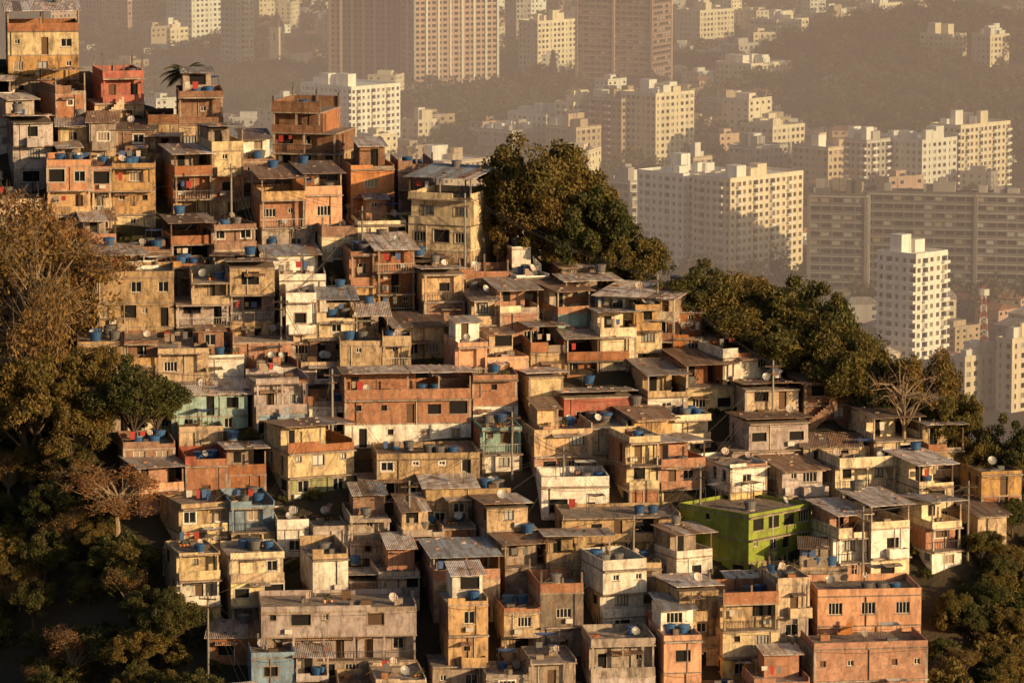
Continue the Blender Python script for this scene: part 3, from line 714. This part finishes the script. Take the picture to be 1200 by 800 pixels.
# ------------------------------------------------------------------ the city on the plain
def tower_mesh(w,d,fl,wall,style,r,trim='city_white'):
    M=MB(); fh=3.0; z=0
    M.box(-w/2,w/2,0,d,-6,-.002,wall,False)
    sides=[((-w/2,0),(1,0),(0,-1),w),((w/2,0),(0,1),(1,0),d),((-w/2,d),(0,-1),(-1,0),d),((w/2,d),(-1,0),(0,1),w)]
    bay={'slab':3.4,'balc':3.0,'pier':3.1,'grid':2.9}[style]; ph=r.randint(0,3)
    for i in range(fl):
        za=i*fh; zb=za+fh
        for si,(o,a,n,L) in enumerate(sides):
            k=max(1,int(L/bay)); st=L/k; ops=[]
            if si!=3:
                for j in range(k):
                    ww={'grid':.55,'pier':.68,'slab':.86,'balc':.5}[style]*st
                    if style=='grid' and ((j+ph)%4==3): ww=.22*st
                    if style=='balc' and (j%3)==1: ww=.86*st
                    c=st*(j+.5); t0=za+(.95 if style!='slab' else 1.0)
                    if style=='balc' and (j%3)==1: t0=za+.1
                    ops.append((c-ww/2,c+ww/2,t0,za+2.45,r.choice(['slide','slide','slide','dark','curt','alu']) if style!='pier' else r.choice(['slide','dark','slide','wood'])))
            facade(M,M,o,a,n,L,za,zb-.001,wall,ops,True,.35 if style!='balc' else .9)
            if style=='balc' and si<3:
                for j in range(k):
                    if (j%3)!=1: continue
                    s0=st*j+.1; s1=st*(j+1)-.1
                    p=lambda s,dd:(o[0]+a[0]*s+n[0]*dd,o[1]+a[1]*s+n[1]*dd)
                    A=p(s0,.0);C=p(s1,1.2)
                    M.box(min(A[0],C[0]),max(A[0],C[0]),min(A[1],C[1]),max(A[1],C[1]),za+.02,za+.95,trim)
        if style in('slab',): M.box(-w/2-.25,w/2+.25,-.25,d+.25,zb-.25,zb,trim)
    Z=fl*fh
    if style in('pier','slab'):
        for (o,a,n,L) in sides[:3]:
            k=max(1,int(L/(6.2 if style=='pier' else 20))); 
            for j in range(k+1):
                s=L*j/k; cx=o[0]+a[0]*s; cy=o[1]+a[1]*s; M.box(cx-.6,cx+.6,cy-.6,cy+.6,0,Z,trim)
    M.box(-w/2-.15,w/2+.15,-.15,d+.15,Z,Z+.25,trim)
    M.box(-w/2,w/2,0,.2,Z+.25,Z+1.2,wall);M.box(-w/2,w/2,d-.2,d,Z+.25,Z+1.2,wall);M.box(-w/2,-w/2+.2,.2,d-.2,Z+.25,Z+1.2,wall);M.box(w/2-.2,w/2,.2,d-.2,Z+.25,Z+1.2,wall)
    for _ in range(r.randint(4,7)):
        a=r.uniform(2,max(2.5,w*.25)); cx=r.uniform(-w/2+a/2+.5,w/2-a/2-.5) if w>a+2 else 0; cy=r.uniform(.1,.6)*d; b=min(d*.3,5)
        M.box(cx-a/2,cx+a/2,cy,cy+b,Z+.25,Z+r.uniform(2.5,6.5),r.choice([wall,trim]))
    for _ in range(3): q=r.uniform(-w*.4,w*.4); M.tube((q,d*.4,Z),(q,d*.4,Z+r.uniform(5,9)),.12,.08,'iron',3)
    return M.mesh('tower')
CF=[]
def tower(u0,uc,u1,vt,vb,wall,style,deg=-45,name='apartment_building',trim='city_white'):
    r=random.Random(int(u0*3+vb)); X,Y,Z,ppm=city_site(uc,vb); th=rad(deg)
    w=max(6,(uc-u0)/ppm/math.cos(th)); d=max(6,(u1-uc)/ppm/abs(math.sin(th)))
    if d>60: d=60
    fl=max(2,int(round((vb-vt)/ppm/3.0)))
    ox=X-math.cos(th)*w/2; oy=Y-math.sin(th)*w/2
    add(name,tower_mesh(w,d,fl,wall,style,r,trim),(ox,oy,Z),th)
    CF.append((ox-math.sin(th)*d/2,oy+math.cos(th)*d/2,max(w,d)*.5))
T=[(193,225,258,-30,60,'city_white','grid'),(258,278,297,-60,92,'city_cream','balc'),(386,466,472,-60,112,'city_brown','pier',-15,'apartment_building','city_pink'),(470,486,583,-90,116,'city_pink','pier',-62,'apartment_building','city_white'),  # left twin tower: its shaded side is put into the brown wall colour
(676,763,788,-60,108,'city_brown','slab',-25,'apartment_building','city_pink'),(608,630,676,25,92,'city_cream','grid'),(350,412,468,108,190,'city_white','balc'),(338,360,395,120,185,'city_grey','grid'),
(595,640,668,134,192,'city_white','grid'),(650,672,706,124,194,'city_cream','balc'),(686,728,770,122,198,'city_tan','balc'),(728,768,815,112,200,'city_cream','grid'),(640,675,705,150,200,'city_tan','grid'),(868,905,945,148,208,'city_cream','grid'),
(700,738,762,215,300,'city_grey','slab'),(748,800,862,205,322,'city_white','balc'),(812,855,946,212,330,'city_cream','balc'),(790,812,835,186,300,'city_tan','grid'),(640,670,700,215,262,'city_tan','grid'),(855,885,925,178,225,'city_grey','grid'),
(930,970,1000,178,235,'city_tan','grid'),(985,1015,1045,168,235,'city_grey','balc'),(1025,1080,1125,168,235,'city_white','grid'),(1092,1125,1190,152,225,'city_cream','balc'),
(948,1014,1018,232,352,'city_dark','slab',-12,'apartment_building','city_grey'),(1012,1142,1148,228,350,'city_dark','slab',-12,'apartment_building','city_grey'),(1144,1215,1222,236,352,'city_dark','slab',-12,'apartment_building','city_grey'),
(1030,1072,1113,300,424,'city_white','balc'),(1118,1130,1178,420,482,'city_cream','grid'),(1172,1185,1225,406,485,'city_cream','grid'),
(792,820,862,18,58,'city_cream','grid'),(470,490,515,140,182,'city_cream','grid'),(560,600,640,155,196,'city_grey','grid'),(840,880,930,75,105,'city_cream','grid'),(180,200,220,38,60,'city_cream','grid'),
(120,150,180,5,45,'city_pink','grid'),(592,605,622,-20,60,'city_grey','grid'),(0,60,90,-40,30,'city_pink','grid'),(90,120,150,-40,25,'city_grey','grid'),(480,520,575,195,235,'city_tan','grid'),
(880,910,950,28,58,'city_cream','grid'),(1080,1110,1135,42,72,'city_cream','grid'),(1140,1160,1185,48,80,'city_cream','grid'),(820,850,885,118,150,'city_tan','grid'),(955,975,1005,20,45,'city_tan','grid'),(1010,1030,1060,5,30,'city_cream','grid')]
for t in T: tower(*t)
X,Y,Z,p=city_site(325,88); B=MB()
B.box(-9,9,0,22,-5,12,'city_cream'); 
for sg in(-1,1): B.q((sg*9.5,-.5,12),(sg*9.5,22.5,12),(0,22.5,19),(0,-.5,19),'clay_tile')
B.q((-9,0,12),(9,0,12),(0,0,18.8),(0,0,18.8),'city_cream')
for (o,a,n) in (((-3,-3),(1,0),(0,-1)),((3,-3),(0,1),(1,0)),((-3,3),(0,-1),(-1,0))): facade(B,B,o,a,n,6,0,26,'city_cream',[(2.2,3.8,19,23,'dark')],True,.4)
B.box(-3.3,3.3,-3.3,3.3,26,26.6,'city_white')
for a,b in (((-3,-3),(3,-3)),((3,-3),(3,3)),((3,3),(-3,3)),((-3,3),(-3,-3))): B.q((*a,26.6),(*b,26.6),(0,0,36),(0,0,36),'city_brown')
add('church',B.mesh('church'),(X,Y,Z),rad(-30)); CF.append((X,Y+8,14))
def low_mesh(r,i):
    fl=[1,2,2,3,3,1,2,4,2,3,1,2,5,2,3,2,1,3,2,4,6,2][i]; w=r.uniform(8,19); d=r.uniform(8,15); M=MB(); wall=r.choice(['city_white','city_cream','city_pink','city_grey','city_cream','city_tan','city_tan','city_white'])
    M.box(-w/2,w/2,0,d,-8,-.002,wall,False); fh=3
    for f in range(fl):
        for si,(o,a,n,L) in enumerate([((-w/2,0),(1,0),(0,-1),w),((w/2,0),(0,1),(1,0),d),((-w/2,d),(0,-1),(-1,0),d),((w/2,d),(-1,0),(0,1),w)]):
            k=max(1,int(L/3.2)); st=L/k
            ops=[(st*(j+.5)-.7,st*(j+.5)+.7,f*fh+1,f*fh+2.3,'slide') for j in range(k) if r.random()<.8] if si!=3 else []
            facade(M,M,o,a,n,L,f*fh,(f+1)*fh-.001,wall,ops,True,.2)
    Z=fl*fh
    M.box(-w/2-.1,w/2+.1,-.1,d+.1,Z,Z+.2,'city_grey')
    if fl<4 and r.random()<.8:
        h=2.4;e=.4; t='clay_tile' if r.random()<.7 else 'sheet_grey'
        M.q((-w/2-e,-e,Z+.22),(w/2+e,-e,Z+.22),(w/2-d*.2,d/2,Z+h),(-w/2+d*.2,d/2,Z+h),t); M.q((w/2+e,d+e,Z+.22),(-w/2-e,d+e,Z+.22),(-w/2+d*.2,d/2,Z+h),(w/2-d*.2,d/2,Z+h),t)
        M.q((w/2+e,-e,Z+.22),(w/2+e,d+e,Z+.22),(w/2-d*.2,d/2,Z+h),(w/2-d*.2,d/2,Z+h),t); M.q((-w/2-e,d+e,Z+.22),(-w/2-e,-e,Z+.22),(-w/2+d*.2,d/2,Z+h),(-w/2+d*.2,d/2,Z+h),t)
    else:
        M.box(-w/2,w/2,0,.2,Z+.2,Z+1,wall); M.box(w/2-.2,w/2,.2,d,Z+.2,Z+1,wall); M.box(-w/4,w/4,d*.3,d*.6,Z+.2,Z+3,wall); M.cyl(w*.35,d*.5,Z+.2,Z+1.8,1,1,'tank_grey',10)
    return M.mesh('low_rise')
LM=[low_mesh(R,i) for i in range(22)]
nl=0; tp=[]
y=880.0
while y<3900:
    hw=(y+500)*.118; x=-hw
    while x<hw:
        xx=x+R.uniform(-7,7); yy=y+R.uniform(-14,14)
        ok=all((xx-a)**2+(yy-b)**2>(c+9)**2 for a,b,c in CF)
        wd=wood_amt(xx,yy); wood=wd>.3 or (math.sin(xx*.021+1)+math.sin(yy*.013)+.6*math.sin(xx*.05+yy*.03))>.85
        if ok and H(xx,yy)<city_z(xx,yy)+.5:
            if wood and R.random()<(.93 if wd>.4 else .8):
                for _ in range(6 if wd>.3 else 3): tp.append((xx+R.uniform(-14,14),yy+R.uniform(-18,18)))
            elif R.random()<.88:
                s=R.uniform(.75,1.05); add('low_rise_building',R.choice(LM),(xx,yy,city_z(xx,yy)),rad(R.choice([-45,-40,-50,-20,40,-30,-60,0])+R.uniform(-8,8)),None,(s,s*R.uniform(.8,1.3),s*R.uniform(.85,1.1))); nl+=1
            if R.random()<.45: 
                for _ in range(2): tp.append((xx+R.uniform(-14,14),yy-R.uniform(9,16)))
        x+=R.uniform(14,26)
    y+=25+y*.006
print('lowrise',nl,'trees',len(tp))
for a,b,v,u in [(520,140,150,40),(640,120,130,30),(500,90,120,30),(285,60,120,40),(240,60,110,30),(560,110,150,30),(1000,110,0,50),(1120,130,0,70),(250,90,0,50)]: 
    for _ in range(26):
        x,y,z,p=city_site(a+R.uniform(-u,u),b+R.uniform(-10,30)); tp.append((x,y))
rng=np.random.default_rng(5); cen=[];rd=[]
for (x,y) in tp:
    h=R.uniform(7,14)
    for _ in range(5):
        cen.append((x+R.uniform(-4,4),y+R.uniform(-4,4),city_z(x,y)+h*R.uniform(.4,.9))); rd.append(R.uniform(1.8,3.8))
L=leaf_quads(rng,np.array(cen),np.array(rd),40,1.1,.9)
add('distant_trees',quads_mesh('distant_trees',L,np.zeros(len(L)//4,dtype=np.int32),['leaf_far']))
x,y,z,p=city_site(648,112); B=MB(); h=52/p; B.tube((0,0,0),(0,0,h),.5,.1,'bark',6)
cen=[];rd=[]
for i in range(40):
    t=i/39; rr=(1-t)*h*.16; a=i*2.4; cen.append((rr*math.cos(a)*.7,rr*math.sin(a)*.7,h*(.12+.86*t))); rd.append(rr*.55+.4)
L=leaf_quads(rng,np.array(cen),np.array(rd),60,.9,.8); v=np.concatenate([np.array(B.v).reshape(-1,3),L])
add('conifer_tree',quads_mesh('conifer',v,np.concatenate([np.zeros(len(B.m)),np.ones(len(L)//4)]).astype(np.int32),['bark','leaf_far']),(x,y,z))
x,y,z,p=city_site(1152,410); B=MB(); h=75/p
for i in range(10):
    za=h*i/10; zb=h*(i+1)/10; wa=1.6*(1-.07*i); wb=1.6*(1-.07*(i+1)); cs=[(1,1),(-1,1),(-1,-1),(1,-1)]; m='mast_red' if i%2 else 'frame_white'
    for k2 in range(4):
        a=cs[k2];b=cs[(k2+1)%4]; B.tube((a[0]*wa,a[1]*wa,za),(a[0]*wb,a[1]*wb,zb),.18,.18,m,4); B.tube((a[0]*wa,a[1]*wa,za),(b[0]*wb,b[1]*wb,zb),.1,.1,m,3); B.tube((a[0]*wb,a[1]*wb,zb),(b[0]*wb,b[1]*wb,zb),.1,.1,m,3)
B.cyl(0,0,h-3,h-1,1.8,1.8,'frame_white',8); add('radio_mast',B.mesh('mast'),(x,y,z))
# ------------------------------------------------------------------ haze : one real body of hazy air over the plain
hb=MB(); hb.box(-6000,6000,110,12000,-30,160,'painted_void'); hme=hb.mesh('haze'); hme.materials.clear()
import bmesh
bm=bmesh.new(); bm.from_mesh(hme); bmesh.ops.remove_doubles(bm,verts=bm.verts,dist=.01); bmesh.ops.recalc_face_normals(bm,faces=bm.faces); bm.to_mesh(hme); bm.free()
k=N('haze'); vs=k.n('ShaderNodeVolumeScatter',None,Color=(1.0,.83,.86,1),Density=.00039,Anisotropy=0.0); k.t.links.new(vs.outputs[0],k.out.inputs['Volume'])
hme.materials.append(k.m); add('haze',hme)
# ------------------------------------------------------------------ light
EL=rad(12.5); az=(.80,-.60); L_=math.hypot(*az); sd=Vector((az[0]/L_*math.cos(EL),az[1]/L_*math.cos(EL),math.sin(EL)))
ld=bpy.data.lights.new('sun','SUN'); ld.energy=5.0; ld.color=(1.0,.69,.36); ld.angle=rad(.5)
lo=bpy.data.objects.new('sun',ld); COL.objects.link(lo); lo.rotation_euler=(-sd).to_track_quat('-Z','Y').to_euler(); lo.location=(300,-300,400)
w=bpy.data.worlds.new('World'); scene.world=w; w.use_nodes=True; nt=w.node_tree
sk=nt.nodes.new('ShaderNodeTexSky'); sk.sky_type='NISHITA'; sk.sun_disc=False; sk.sun_elevation=EL; sk.sun_rotation=math.atan2(sd.x,sd.y); sk.dust_density=3
bg=nt.nodes['Background']; bg.inputs[1].default_value=.075; nt.links.new(sk.outputs[0],bg.inputs[0])
cd=bpy.data.cameras.new('camera'); co=bpy.data.objects.new('camera',cd); COL.objects.link(co)
cd.sensor_width=36; cd.lens=36*FPX/1200; cd.clip_start=1; cd.clip_end=30000
co.location=CAM; co.rotation_euler=(math.pi/2-PITCH,0,0); scene.camera=co
